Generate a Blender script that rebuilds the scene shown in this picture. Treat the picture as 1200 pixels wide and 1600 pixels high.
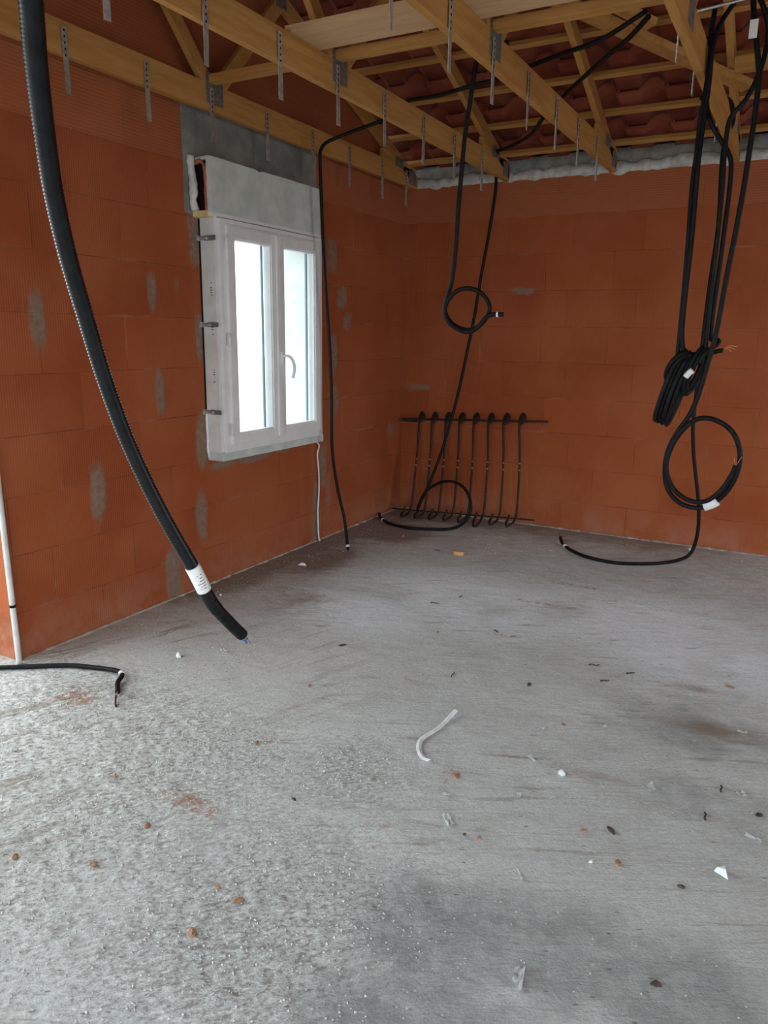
import bpy, bmesh, math, random
from mathutils import Vector, Matrix, noise
random.seed(7)
for o in list(bpy.data.objects): bpy.data.objects.remove(o, do_unlink=True)
SC = bpy.context.scene; COL = SC.collection
# ------------------------------------------------------------------ camera
R_ = Vector((0.8760874, 0.4819348, 0.0141803)); U_ = Vector((-0.1220732, 0.1932679, 0.9735223)); F_ = Vector((-0.4664337, 0.8546264, -0.2281518))
cd = bpy.data.cameras.new('camera'); cam = bpy.data.objects.new('camera', cd); COL.objects.link(cam)
m = Matrix((R_, U_, -F_)).transposed().to_4x4(); m.translation = Vector((2.9815, -5.7535, 1.4716)); cam.matrix_world = m
cd.sensor_fit = 'VERTICAL'; cd.sensor_height = 36; cd.lens = 1183.95/1600*36; cd.clip_start = .02
SC.camera = cam
# ------------------------------------------------------------------ sky, daylight portals, exposure
W = bpy.data.worlds.new('overcast_sky'); SC.world = W; W.use_nodes = True
bg = W.node_tree.nodes['Background']; bg.inputs[0].default_value = (.86, .95, 1.0, 1); bg.inputs[1].default_value = 4.2
SC.view_settings.view_transform = 'Standard'; SC.view_settings.look = 'None'
SC.view_settings.gamma = 1; SC.view_settings.use_curve_mapping = False; SC.view_settings.exposure = 0.30
def portal(name, loc, aim, sx, sy):
    l = bpy.data.lights.new(name, 'AREA'); l.shape = 'RECTANGLE'; l.size = sx; l.size_y = sy; l.cycles.is_portal = True
    o = bpy.data.objects.new(name, l); COL.objects.link(o); o.location = loc
    o.rotation_euler = Vector(aim).to_track_quat('-Z', 'Z' if abs(aim[2]) < .9 else 'Y').to_euler()
portal('window_portal', (-.22, -1.9, 1.43), (1, 0, 0), 1.0, 1.3)
portal('left_bay_portal', (-.22, -5.16, 1.1), (1, 0, 0), 2.9, 2.25)
portal('rear_bay_portal', (3.3, -7.43, 1.2), (0, 1, 0), 4.5, 2.42)
portal('right_bay_portal', (6.22, -1.75, 1.1), (-1, 0, 0), 2.5, 2.25)

# ------------------------------------------------------------------ node helpers
def mat(name, rough=.8, color=(.5, .5, .5), metal=0, spec=.5):
    M = bpy.data.materials.new(name); M.use_nodes = True; b = M.node_tree.nodes['Principled BSDF']
    b.inputs['Base Color'].default_value = (*color, 1); b.inputs['Roughness'].default_value = rough
    b.inputs['Metallic'].default_value = metal; b.inputs['Specular IOR Level'].default_value = spec
    return M
class N:
    def __init__(s, M): s.t = M.node_tree; s.b = s.t.nodes['Principled BSDF']
    def n(s, k, **kw):
        x = s.t.nodes.new(k)
        for a, v in kw.items(): setattr(x, a, v)
        return x
    def set(s, sock, v):
        if isinstance(v, bpy.types.NodeSocket): s.t.links.new(v, sock)
        elif isinstance(v, tuple) and len(v) == 3 and sock.type == 'RGBA': sock.default_value = (*v, 1)
        else: sock.default_value = v
    def pos(s): return s.n('ShaderNodeTexCoord').outputs['Object']
    def map(s, v, scale=(1, 1, 1), loc=(0, 0, 0), rot=(0, 0, 0)):
        x = s.n('ShaderNodeMapping'); s.set(x.inputs[0], v); x.inputs['Scale'].default_value = scale; x.inputs['Location'].default_value = loc; x.inputs['Rotation'].default_value = rot; return x.outputs[0]
    def noise(s, v, scale=5, detail=4, rough=.55, dist=0):
        x = s.n('ShaderNodeTexNoise'); s.set(x.inputs['Vector'], v); x.inputs['Scale'].default_value = scale; x.inputs['Detail'].default_value = detail; x.inputs['Roughness'].default_value = rough; x.inputs['Distortion'].default_value = dist; return x.outputs[0]
    def m(s, op, a, b=0.0, c=0.0):
        x = s.n('ShaderNodeMath', operation=op); s.set(x.inputs[0], a); s.set(x.inputs[1], b); s.set(x.inputs[2], c); return x.outputs[0]
    def sm(s, v, lo, hi, a=0.0, b=1.0):
        x = s.n('ShaderNodeMapRange', interpolation_type='SMOOTHSTEP'); s.set(x.inputs[0], v); x.inputs[1].default_value = lo; x.inputs[2].default_value = hi; x.inputs[3].default_value = a; x.inputs[4].default_value = b; return x.outputs[0]
    def mix(s, f, a, b, mode='MIX'):
        x = s.n('ShaderNodeMix', data_type='RGBA', blend_type=mode); s.set(x.inputs[0], f); s.set(x.inputs[6], a); s.set(x.inputs[7], b); return x.outputs[2]
    def sep(s, v): x = s.n('ShaderNodeSeparateXYZ'); s.set(x.inputs[0], v); return x.outputs
    def comb(s, a, b, c): x = s.n('ShaderNodeCombineXYZ'); s.set(x.inputs[0], a); s.set(x.inputs[1], b); s.set(x.inputs[2], c); return x.outputs[0]
    def attr(s, name): return s.n('ShaderNodeAttribute', attribute_name=name).outputs['Fac']
    def bump(s, h, strength=.5, dist=.01):
        x = s.n('ShaderNodeBump'); s.set(x.inputs['Height'], h); x.inputs['Strength'].default_value = strength; x.inputs['Distance'].default_value = dist; s.t.links.new(x.outputs[0], s.b.inputs['Normal'])
    def col(s, c): s.set(s.b.inputs['Base Color'], c)

# ------------------------------------------------------------------ materials
def brick_mat(name, axis, offs):
    M = mat(name, .92, spec=.2); g = N(M); p = g.pos(); X, Y, Z = g.sep(p)
    h = X if axis == 'x' else Y
    H = .2643
    zz = g.m('ADD', Z, -.222 + 10*H); row = g.m('FLOOR', g.m('DIVIDE', zz, H))
    wn = g.n('ShaderNodeTexWhiteNoise', noise_dimensions='1D'); g.set(wn.inputs['W'], row)
    hh = g.m('ADD', g.m('ADD', h, offs), g.m('MULTIPLY', g.m('SUBTRACT', wn.outputs[0], .5), .14))
    v = g.comb(hh, zz, 0.0)
    br = g.n('ShaderNodeTexBrick', offset=.5); g.set(br.inputs['Vector'], v)
    br.inputs['Color1'].default_value = (0, 0, 0, 1); br.inputs['Color2'].default_value = (1, 1, 1, 1); br.inputs['Mortar'].default_value = (.5, .5, .5, 1)
    br.inputs['Scale'].default_value = 1; br.inputs['Mortar Size'].default_value = .0022; br.inputs['Mortar Smooth'].default_value = .4
    br.inputs['Brick Width'].default_value = .495; br.inputs['Row Height'].default_value = H
    tone = br.outputs[0]; mort = br.outputs[1]
    c = g.mix(tone, (.25, .054, .016), (.305, .072, .022))
    big = g.noise(p, 1.7, 3); c = g.mix(g.sm(big, .35, .7), c, (.33, .092, .034))
    sp = g.noise(p, 60, 4, .7); c = g.mix(g.m('MULTIPLY', g.sm(sp, .55, .8), .3), c, (.42, .16, .075))
    # thin dark joints, partly crushed with pale dust
    jn = g.noise(p, 4.5, 2); c = g.mix(g.m('MULTIPLY', mort, g.sm(jn, .42, .6, .10, .6)), c, (.07, .018, .008))
    br2 = g.n('ShaderNodeTexBrick', offset=.5); g.set(br2.inputs['Vector'], v); br2.inputs['Scale'].default_value = 1
    br2.inputs['Mortar Size'].default_value = .011; br2.inputs['Mortar Smooth'].default_value = 1; br2.inputs['Brick Width'].default_value = .495; br2.inputs['Row Height'].default_value = H
    jd = g.m('MULTIPLY', br2.outputs[1], g.sm(g.noise(g.map(p, (1, 1, 1), (3, 5, 1)), 3.2, 5, .65), .52, .66)); c = g.mix(g.m('MULTIPLY', jd, .35), c, (.45, .24, .16))
    # dusty foot of the wall
    ft = g.m('MULTIPLY', g.sm(Z, .02, .32, 1.0, 0.0), g.sm(g.noise(p, 5, 5, .7), .35, .65)); c = g.mix(g.m('MULTIPLY', ft, .45), c, (.38, .19, .13))
    # scratches
    sc = g.noise(g.map(p, (1, 1, .22), rot=(.5, .5, .4)), 26, 3, .6, .6); c = g.mix(g.sm(sc, .72, .78, 0, .2), c, (.45, .25, .17))
    # vertical ribs, horizontal ribs on the top course
    top = g.sm(Z, 2.333, 2.337)
    rv = g.m('SINE', g.m('MULTIPLY', h, 2*math.pi/.0125)); rh = g.m('SINE', g.m('MULTIPLY', Z, 2*math.pi/.016))
    rib = g.n('ShaderNodeMix', data_type='FLOAT'); g.set(rib.inputs[0], top); g.set(rib.inputs[2], rv); g.set(rib.inputs[3], rh); rib = rib.outputs[0]
    amp = g.m('ADD', g.sm(g.noise(p, 2.1, 2), .35, .65, .35, .95), g.m('MULTIPLY', top, .5))
    c = g.mix(g.m('MULTIPLY', g.sm(rib, .1, .9), g.m('MULTIPLY', amp, .30)), c, (.42, .14, .06))
    c = g.mix(g.m('MULTIPLY', top, .25), c, (.42, .17, .085))
    # mortar smears (stains with their own shape)
    a = g.attr('mortar'); nz = g.noise(p, 8, 6, .72); mm = g.sm(g.m('ADD', a, g.m('MULTIPLY', g.m('SUBTRACT', nz, .5), 1.5)), .35, .85)
    mc = g.mix(g.sm(g.noise(p, 30, 4, .7), .3, .7), (.185, .122, .088), (.26, .18, .135))
    c = g.mix(g.m('MULTIPLY', mm, g.sm(a, .3, 1.6, .72, 1.0)), c, mc)
    cc = g.attr('concrete'); cm = g.sm(g.m('ADD', cc, g.m('MULTIPLY', g.m('SUBTRACT', nz, .5), .25)), .45, .55)
    c = g.mix(cm, c, g.mix(g.sm(g.noise(p, 5, 5, .6), .3, .7), (.17, .175, .165), (.28, .28, .26)))
    g.col(c)
    inv = g.m('SUBTRACT', 1.0, g.m('MAXIMUM', mm, cm))
    hgt = g.m('ADD', g.m('MULTIPLY', g.m('MULTIPLY', rib, amp), g.m('MULTIPLY', inv, .15)), g.m('ADD', g.m('MULTIPLY', mort, -1.2), g.m('ADD', g.m('MULTIPLY', sp, .35), g.m('MULTIPLY', mm, .5))))
    g.bump(hgt, .6, .004)
    return M
MB_L = brick_mat('terracotta_left', 'y', 3.24+.0); MB_B = brick_mat('terracotta_back', 'x', .06)
def wood_mat(name, axis, base=(.38, .185, .045), light=(.50, .27, .085), knots=True):
    M = mat(name, .7, spec=.3); g = N(M); p = g.pos()
    s = {'x': (1.2, 14, 14), 'y': (14, 1.2, 14), 'd': (9, 5, 5)}[axis]
    oi = g.n('ShaderNodeObjectInfo').outputs['Random']
    q = g.n('ShaderNodeVectorMath', operation='ADD'); g.set(q.inputs[0], g.map(p, s)); g.set(q.inputs[1], g.comb(g.m('MULTIPLY', oi, 31.0), g.m('MULTIPLY', oi, 17.0), 0.0))
    n1 = g.noise(q.outputs[0], 2.2, 5, .6, .4); c = g.mix(g.sm(n1, .3, .7), base, light)
    n2 = g.noise(q.outputs[0], 9, 2, .5); c = g.mix(g.sm(n2, .55, .75, 0, .35), c, tuple(v*.62 for v in base))
    if knots:
        k = g.n('ShaderNodeTexVoronoi'); g.set(k.inputs['Vector'], g.map(p, {'x': (.8, 3, 3), 'y': (3, .8, 3), 'd': (2, 2, 2)}[axis])); k.inputs['Scale'].default_value = 1.6
        c = g.mix(g.sm(k.outputs['Distance'], .03, .09, .7, 0), c, (.20, .075, .025))
    c = g.mix(g.m('MULTIPLY', oi, .18), c, (.42, .16, .04))
    g.col(c); g.bump(n2, .15, .002); return M
WY = wood_mat('spruce_lengthwise', 'y'); WX = wood_mat('spruce_crosswise', 'x'); WD = wood_mat('spruce_diagonal', 'd')
WP = wood_mat('pale_board', 'x', (.50, .32, .165), (.58, .39, .22), False)
def noisy(name, a, b, scale=20, rough=.8, bump=.2, dist=.003, metal=0, spec=.4, lo=.35, hi=.65):
    M = mat(name, rough, metal=metal, spec=spec); g = N(M); p = g.pos(); n = g.noise(p, scale, 5, .65)
    g.col(g.mix(g.sm(n, lo, hi), a, b)); g.bump(n, bump, dist); return M
GALV = noisy('galvanised_steel', (.42, .42, .42), (.62, .62, .61), 40, .42, .05, .001, .75)
PLATE = noisy('nail_plate_steel', (.17, .16, .14), (.27, .26, .24), 60, .55, .1, .001, .6)
BLACK = noisy('black_plastic_sleeve', (.006, .006, .006), (.013, .013, .014), 50, .45, .05, .001, spec=.10)
BLACKR = noisy('black_ribbed_conduit', (.006, .007, .008), (.012, .014, .016), 30, .34, .03, .001, spec=.22)
PVCG = noisy('pale_grey_conduit', (.50, .50, .48), (.62, .62, .60), 14, .5, .05, .001)
WPVC = noisy('white_window_plastic', (.70, .70, .70), (.76, .76, .765), 9, .35, .02, .001)
WINS = noisy('white_insulation_face', (.60, .60, .585), (.70, .70, .685), 8, .8, .15, .002)
POLY = noisy('polystyrene_panel', (.47, .52, .49), (.60, .64, .61), 7, .85, .25, .003)
SEAL = noisy('white_sealing_mortar', (.50, .49, .46), (.68, .67, .64), 18, .9, .6, .01)
CONC = noisy('rough_grey_concrete', (.20, .20, .18), (.33, .325, .30), 12, .95, .7, .012)
FOAM = noisy('yellow_foam', (.60, .47, .20), (.75, .62, .33), 30, .9, .5, .006)
SEALD = noisy('white_cap_mortar', (.36, .355, .335), (.56, .555, .53), 14, .9, .6, .008)
TERRA = noisy('terracotta_shell', (.30, .09, .04), (.48, .17, .08), 20, .9, .3, .004)
DARK = mat('dark_void', .95, (.012, .011, .010), spec=.1)
REBAR = noisy('dark_rebar_steel', (.018, .014, .012), (.045, .030, .022), 60, .6, .3, .001, .5)
LABEL = noisy('white_paper_label', (.72, .74, .74), (.82, .83, .83), 20, .5, .02, .001)
INK = mat('grey_ink', .6, (.12, .13, .14))
PAPER = noisy('white_scrap', (.66, .68, .68), (.82, .83, .83), 30, .55, .2, .002)
CHIP = noisy('terracotta_chip', (.24, .12, .07), (.40, .23, .15), 60, .9, .4, .003)
OFFC = noisy('offcut_wood', (.58, .28, .11), (.70, .40, .19), 30, .8, .2, .002)
DARKBIT = noisy('dark_bit', (.03, .025, .02), (.09, .07, .06), 50, .7, .3, .002)
CRUMB = noisy('concrete_crumb', (.42, .42, .40), (.62, .62, .60), 50, .95, .5, .003)
PINK = mat('pink_wire', .4, (.45, .10, .12)); BLUE = mat('blue_wire', .4, (.12, .35, .50)); VIOL = mat('violet_wire', .4, (.16, .10, .36)); COPP = mat('copper_strand', .35, (.75, .38, .22), .8)
def tile_mat():
    M = mat('clay_roof_tiles', .9, spec=.2); g = N(M); p = g.pos()
    c = g.mix(g.sm(g.noise(p, 3, 4), .3, .7), (.16, .034, .018), (.25, .065, .034)); c = g.mix(g.sm(g.noise(p, 12, 4, .7), .5, .75, 0, .35), c, (.34, .12, .07))
    g.col(c); g.bump(g.noise(p, 40, 3), .2, .004); return M
TILE = tile_mat()
def glass_mat():
    M = bpy.data.materials.new('clear_pane'); M.use_nodes = True; t = M.node_tree; t.nodes.clear()
    o = t.nodes.new('ShaderNodeOutputMaterial'); x = t.nodes.new('ShaderNodeMixShader'); a = t.nodes.new('ShaderNodeBsdfTransparent'); b = t.nodes.new('ShaderNodeBsdfGlossy')
    a.inputs[0].default_value = (.93, .97, .96, 1); b.inputs['Roughness'].default_value = .02
    x.inputs[0].default_value = .06; t.links.new(a.outputs[0], x.inputs[1]); t.links.new(b.outputs[0], x.inputs[2]); t.links.new(x.outputs[0], o.inputs[0]); return M
GLASS = glass_mat()
def film_mat():
    M = mat('thin_plastic_film', .25, (.8, .8, .85)); M.node_tree.nodes['Principled BSDF'].inputs['Alpha'].default_value = .45; return M
FILM = film_mat()
def floor_mat():
    M = mat('raw_concrete_screed', .75, spec=.35); g = N(M); p = g.pos(); X, Y, Z = g.sep(p)
    def streak(deg, long_, across, dist, seed):
        q = g.map(p, rot=(0, 0, -math.radians(deg)), loc=(seed, seed*.7, 0)); return g.noise(g.map(q, (long_, across, 1)), 1, 6, .72, dist)
    big = g.noise(p, .9, 4, .6); mid = g.noise(p, 4, 6, .65); fine = g.noise(g.map(g.map(p, rot=(0, 0, -.9)), (1, 1.5, 1)), 46, 6, .74, .1); vf = g.noise(p, 120, 3, .7); mm = g.noise(p, 14, 5, .7)
    rough = g.attr('rough'); smooth = g.attr('smooth'); left = g.attr('left')
    s1 = streak(27, 2.6, 24, 1.0, 1); s2 = streak(68, 1.6, 13, 1.4, 5); s3 = streak(100, 4, 34, .8, 9)
    stm = g.n('ShaderNodeMix', data_type='FLOAT'); g.set(stm.inputs[0], left); g.set(stm.inputs[2], s1); g.set(stm.inputs[3], s2); st = stm.outputs[0]
    c = g.mix(g.sm(big, .3, .7), (.51, .535, .52), (.61, .635, .62))
    c = g.mix(g.sm(mid, .35, .7, 0, .6), c, (.44, .455, .435))
    c = g.mix(g.sm(mm, .5, .75, 0, .4), c, (.64, .66, .645))
    c = g.mix(g.m('MULTIPLY', smooth, g.sm(g.noise(p, 2.3, 4), .28, .5, .3, 1)), c, (.78, .83, .86))  # smooth laitance, painted paler and bluish to carry window light on the floor
    brk = g.sm(g.noise(p, 2.5, 4, .65), .38, .62)
    c = g.mix(g.m('MULTIPLY', g.sm(s1, .56, .70, 0, .6), g.m('MULTIPLY', brk, g.sm(left, 0, 1, 1, .3))), c, (.27, .245, .21))
    c = g.mix(g.m('MULTIPLY', left, .6), c, (.60, .595, .555))
    c = g.mix(g.sm(s3, .62, .74, 0, .25), c, (.62, .64, .63))
    rk = g.sm(rough, 0, 1, .22, 1)
    c = g.mix(g.m('MULTIPLY', g.sm(fine, .505, .60, 0, .8), rk), c, (.25, .225, .19))
    c = g.mix(g.m('MULTIPLY', g.sm(fine, .39, .475, .85, 0), rk), c, (.80, .81, .765))
    c = g.mix(g.m('MULTIPLY', g.sm(s2, .50, .62, 0, .78), g.m('MULTIPLY', g.sm(g.noise(p, 1.9, 4, .6), .36, .6), left)), c, (.27, .225, .18))
    c = g.mix(g.m('MULTIPLY', g.sm(s1, .54, .64, 0, .5), g.m('MULTIPLY', g.sm(g.noise(p, 3.3, 4, .6), .45, .62), g.sm(left, 0, 1, 1, .2))), c, (.25, .215, .18))
    # damp grey patch, earthy dust, brick dust: stains
    dp = g.attr('damp'); c = g.mix(g.m('MULTIPLY', g.sm(g.m('ADD', dp, g.m('MULTIPLY', g.m('SUBTRACT', g.noise(p, 5, 6, .75), .5), 1.7)), .2, 1.1), .72), c, g.mix(g.sm(mm, .4, .65), (.21, .225, .22), (.33, .35, .34)))
    e = g.attr('earth'); c = g.mix(g.m('MULTIPLY', g.sm(g.m('ADD', e, g.m('MULTIPLY', g.m('SUBTRACT', g.noise(p, 7, 6, .75), .5), 1.3)), .3, .95), .75), c, (.215, .155, .11))
    rd = g.attr('reddust'); c = g.mix(g.m('MULTIPLY', g.sm(g.m('ADD', rd, g.m('MULTIPLY', g.m('SUBTRACT', g.noise(p, 24, 6, .75), .5), 3.2)), .7, 1.3), .8), c, (.33, .15, .085))
    sp = g.n('ShaderNodeTexVoronoi'); g.set(sp.inputs['Vector'], g.map(g.map(p, rot=(0, 0, -.45)), (1, 2.6, 1))); sp.inputs['Scale'].default_value = 15
    c = g.mix(g.m('MULTIPLY', g.sm(sp.outputs['Distance'], .05, .15, .75, 0), g.sm(g.noise(p, 3, 3), .47, .56)), c, (.13, .10, .075))
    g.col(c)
    ra = g.n('ShaderNodeMix', data_type='FLOAT'); g.set(ra.inputs[0], smooth); ra.inputs[2].default_value = .85; ra.inputs[3].default_value = .6; g.set(g.b.inputs['Roughness'], ra.outputs[0])
    h = g.m('ADD', g.m('ADD', g.m('MULTIPLY', st, .55), g.m('MULTIPLY', mm, .5)), g.m('ADD', g.m('MULTIPLY', g.m('MULTIPLY', fine, -1.7), g.sm(rough, 0, 1, .2, 1)), g.m('MULTIPLY', vf, .3)))
    g.bump(h, .8, .009)
    return M
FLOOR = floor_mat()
GROUND = noisy('pale_gravel_ground', (.36, .35, .32), (.46, .45, .42), 3)

# ------------------------------------------------------------------ mesh helpers
def obj(name, bm, material, parent=None, smooth=False):
    me = bpy.data.meshes.new(name); bm.normal_update(); bm.to_mesh(me); bm.free()
    mats = material if isinstance(material, (list, tuple)) else [material]
    for M in mats: me.materials.append(M)
    if smooth:
        for f in me.polygons: f.use_smooth = True
    o = bpy.data.objects.new(name, me); COL.objects.link(o)
    if parent:
        o.parent = parent; o.matrix_parent_inverse = parent.matrix_world.inverted() if False else Matrix.Translation(-Vector(parent.location))
    return o
def tag(o, label=None, cat=None, group=None, kind=None):
    if label: o['label'] = label
    if cat: o['category'] = cat
    if group: o['group'] = group
    if kind: o['kind'] = kind
    return o
def thing(name, label, cat, loc=(0, 0, 0), group=None, kind=None):
    o = bpy.data.objects.new(name, None); COL.objects.link(o); o.location = loc; o.empty_display_size = .1
    return tag(o, label, cat, group, kind)
def box(bm, x0, x1, y0, y1, z0, z1, bev=0, M=None, mi=0):
    vs = [bm.verts.new(v) for v in ((x0, y0, z0), (x1, y0, z0), (x1, y1, z0), (x0, y1, z0), (x0, y0, z1), (x1, y0, z1), (x1, y1, z1), (x0, y1, z1))]
    fs = [bm.faces.new([vs[i] for i in q]) for q in ((3, 2, 1, 0), (4, 5, 6, 7), (0, 1, 5, 4), (1, 2, 6, 5), (2, 3, 7, 6), (3, 0, 4, 7))]
    for f in fs: f.material_index = mi
    if bev:
        es = {e for f in fs for e in f.edges}
        r = bmesh.ops.bevel(bm, geom=list(es), offset=bev, segments=2, affect='EDGES', profile=.7); vs = list({v for f in r['faces'] for v in f.verts} | {v for v in vs if v.is_valid})
    if M is not None: bmesh.ops.transform(bm, matrix=M, verts=[v for v in vs if v.is_valid])
    return bm
def beam(bm, a, b, w, h, bev=.002, up=(0, 0, 1)):
    """rectangular member from a to b (axis line), w = horizontal width, h = depth"""
    a, b = Vector(a), Vector(b); d = b-a; L = d.length; z = d.normalized(); s = z.cross(Vector(up)).normalized(); u = s.cross(z)
    M = Matrix((s, z, u)).transposed().to_4x4(); M.translation = a
    return box(bm, -w/2, w/2, 0, L, -h/2, h/2, bev, M)
def smooth_path(pts, step=.012):
    P = [Vector(p) for p in pts]; P = [P[0]*2-P[1]] + P + [P[-1]*2-P[-2]]; out = []
    for i in range(1, len(P)-2):
        a, b, c, d = P[i-1:i+3]; n = max(2, int((c-b).length/step))
        for k in range(n):
            t = k/n; out.append(.5*((2*b)+(c-a)*t+(2*a-5*b+4*c-d)*t*t+(3*b-a-3*c+d)*t**3))
    out.append(P[-2]); return out
def tube(bm, path, r, seg=10, cap=True, mi=0):
    n = len(path); rf = r if callable(r) else (lambda i: r)
    T = [(path[min(i+1, n-1)]-path[max(i-1, 0)]).normalized() for i in range(n)]
    ref = Vector((0, 0, 1)) if abs(T[0].z) < .9 else Vector((1, 0, 0)); u = T[0].cross(ref).normalized(); rings = []
    for i in range(n):
        u = (u-T[i]*u.dot(T[i])).normalized(); w = T[i].cross(u)
        rings.append([bm.verts.new(path[i]+(u*math.cos(2*math.pi*k/seg)+w*math.sin(2*math.pi*k/seg))*rf(i)) for k in range(seg)])
    for i in range(n-1):
        for k in range(seg):
            f = bm.faces.new((rings[i][k], rings[i][(k+1) % seg], rings[i+1][(k+1) % seg], rings[i+1][k])); f.smooth = True; f.material_index = mi
    if cap:
        bm.faces.new(rings[0][::-1]).material_index = mi; bm.faces.new(rings[-1]).material_index = mi
    return bm
def tube_obj(name, pts, r, material, parent=None, seg=10, step=.012):
    bm = bmesh.new(); tube(bm, smooth_path(pts, step), r, seg); return obj(name, bm, material, parent)
def grid_attr(me, name, fn):
    a = me.attributes.new(name, 'FLOAT', 'POINT'); a.data.foreach_set('value', [fn(v.co) for v in me.vertices])
def blob(cx, cy, rx, ry, x, y, k=1.0): return k*max(0.0, 1.5-math.sqrt(((x-cx)/rx)**2+((y-cy)/ry)**2))

# ------------------------------------------------------------------ the setting: floor and walls
RX, RY = 6.0, -7.2
RZ0, SL = 2.60, .385        # rafter underside: z = RZ0 + SL*|y| up to the ridge at y = -3.6
RIDGE = -3.6
def roof_z(y): return RZ0 + SL*(min(-y, y-2*RIDGE) if y < RIDGE else -y)
bm = bmesh.new()
xs = [-.35, -.2, 0]+[i*.0175 for i in range(1, 206)]+[4, 4.6, 5.2, 6, 6.2]; ys = [-7.4, -6.6, -6, -5.4]+[-5.1+i*.0175 for i in range(0, 292)]+[0, .2]
def fz(x, y):
    if not (0 < x < 3.7 and -5.1 < y < 0): return 0
    rg = rough_at(x, y); v = Vector((x, y, 0))
    a = noise.fractal(v*9, 1, 2, 4)*.0022; b = noise.fractal(Vector((x*14, y*34, 3)), 1, 2, 3)*.0013
    c = noise.fractal(v*26, .7, 2, 3)*.0075*rg+max(0, noise.noise(v*60)-.1)*.006*rg
    return a+b+c-.001
def rough_at(x, y):
    r = min(1, max(0, (1.95-x)/.7))*min(1, max(0, (-3.35-y)/.5)); r = max(r, .75*blob(1.9, -4.5, .5, .5, x, y)); r = max(r, .6*blob(1.75, -3.75, .25, .25, x, y)); return min(1, r)
V = [[bm.verts.new((x, y, fz(x, y))) for y in ys] for x in xs]
for i in range(len(xs)-1):
    for j in range(len(ys)-1): bm.faces.new((V[i][j], V[i+1][j], V[i+1][j+1], V[i][j+1])).smooth = True
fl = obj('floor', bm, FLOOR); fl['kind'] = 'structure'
grid_attr(fl.data, 'rough', lambda v: rough_at(v.x, v.y))
grid_attr(fl.data, 'left', lambda v: min(1, max(0, (1.75+.35*(v.y+4)*-1*.0-v.x)/.8))*min(1, max(0, (-2.5-v.y)/.6)))
grid_attr(fl.data, 'smooth', lambda v: min(1, max(blob(1.5, -1.9, .75, .42, v.x, v.y), blob(2.3, -1.75, .6, .45, v.x, v.y), blob(1.0, -2.4, .4, .3, v.x, v.y), blob(2.7, -2.1, .5, .3, v.x, v.y))))  # smooth laitance blobs that also hold the painted daylight of the far floor
grid_attr(fl.data, 'damp', lambda v: min(1, max(blob(2.35, -4.25, .28, .22, v.x, v.y), blob(2.65, -4.15, .3, .22, v.x, v.y), blob(2.5, -4.6, .4, .3, v.x, v.y), blob(2.95, -4.2, .25, .25, v.x, v.y), .7*blob(2.75, -2.85, .35, .3, v.x, v.y), .5*blob(2.85, -3.3, .3, .25, v.x, v.y))))
def earth(v):
    x, y = v.x, v.y
    e = max(0, 1-(-y)/.75)*(1 if x < 2.2 else max(.3, 1-(x-2.2))) + max(0, 1-x/.45)*max(0, min(1, (y+2.9)/.6)) + .45*max(0, 1-x/.35)
    e = max(e, blob(.35, -.8, .35, .35, x, y), .8*blob(.3, -1.7, .25, .5, x, y), .5*blob(.6, -2.4, .3, .3, x, y), .55*blob(2.75, -2.45, .22, .06, x, y), .6*blob(2.85, -2.8, .3, .12, x, y), .5*blob(2.5, -3.35, .2, .09, x, y))
    return min(1, e)
grid_attr(fl.data, 'earth', earth)
grid_attr(fl.data, 'reddust', lambda v: min(1, max(blob(.52, -3.85, .16, .09, v.x, v.y), blob(1.42, -4.15, .16, .07, v.x, v.y), .8*blob(2.08, -3.6, .06, .08, v.x, v.y), .7*blob(1.85, -2.3, .2, .04, v.x, v.y), .8*blob(1.78, -1.75, .25, .03, v.x, v.y), .8*blob(1.9, -1.33, .3, .05, v.x, v.y), .6*blob(1.62, -3.0, .2, .05, v.x, v.y), .5*blob(2.0, -3.95, .2, .1, v.x, v.y), .6*blob(1.4, -3.7, .1, .1, v.x, v.y))))
bm = bmesh.new(); box(bm, -.35, 6.2, -7.4, .2, -.2, -.012); o = obj('floor_slab', bm, CONC); o['kind'] = 'structure'

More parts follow.
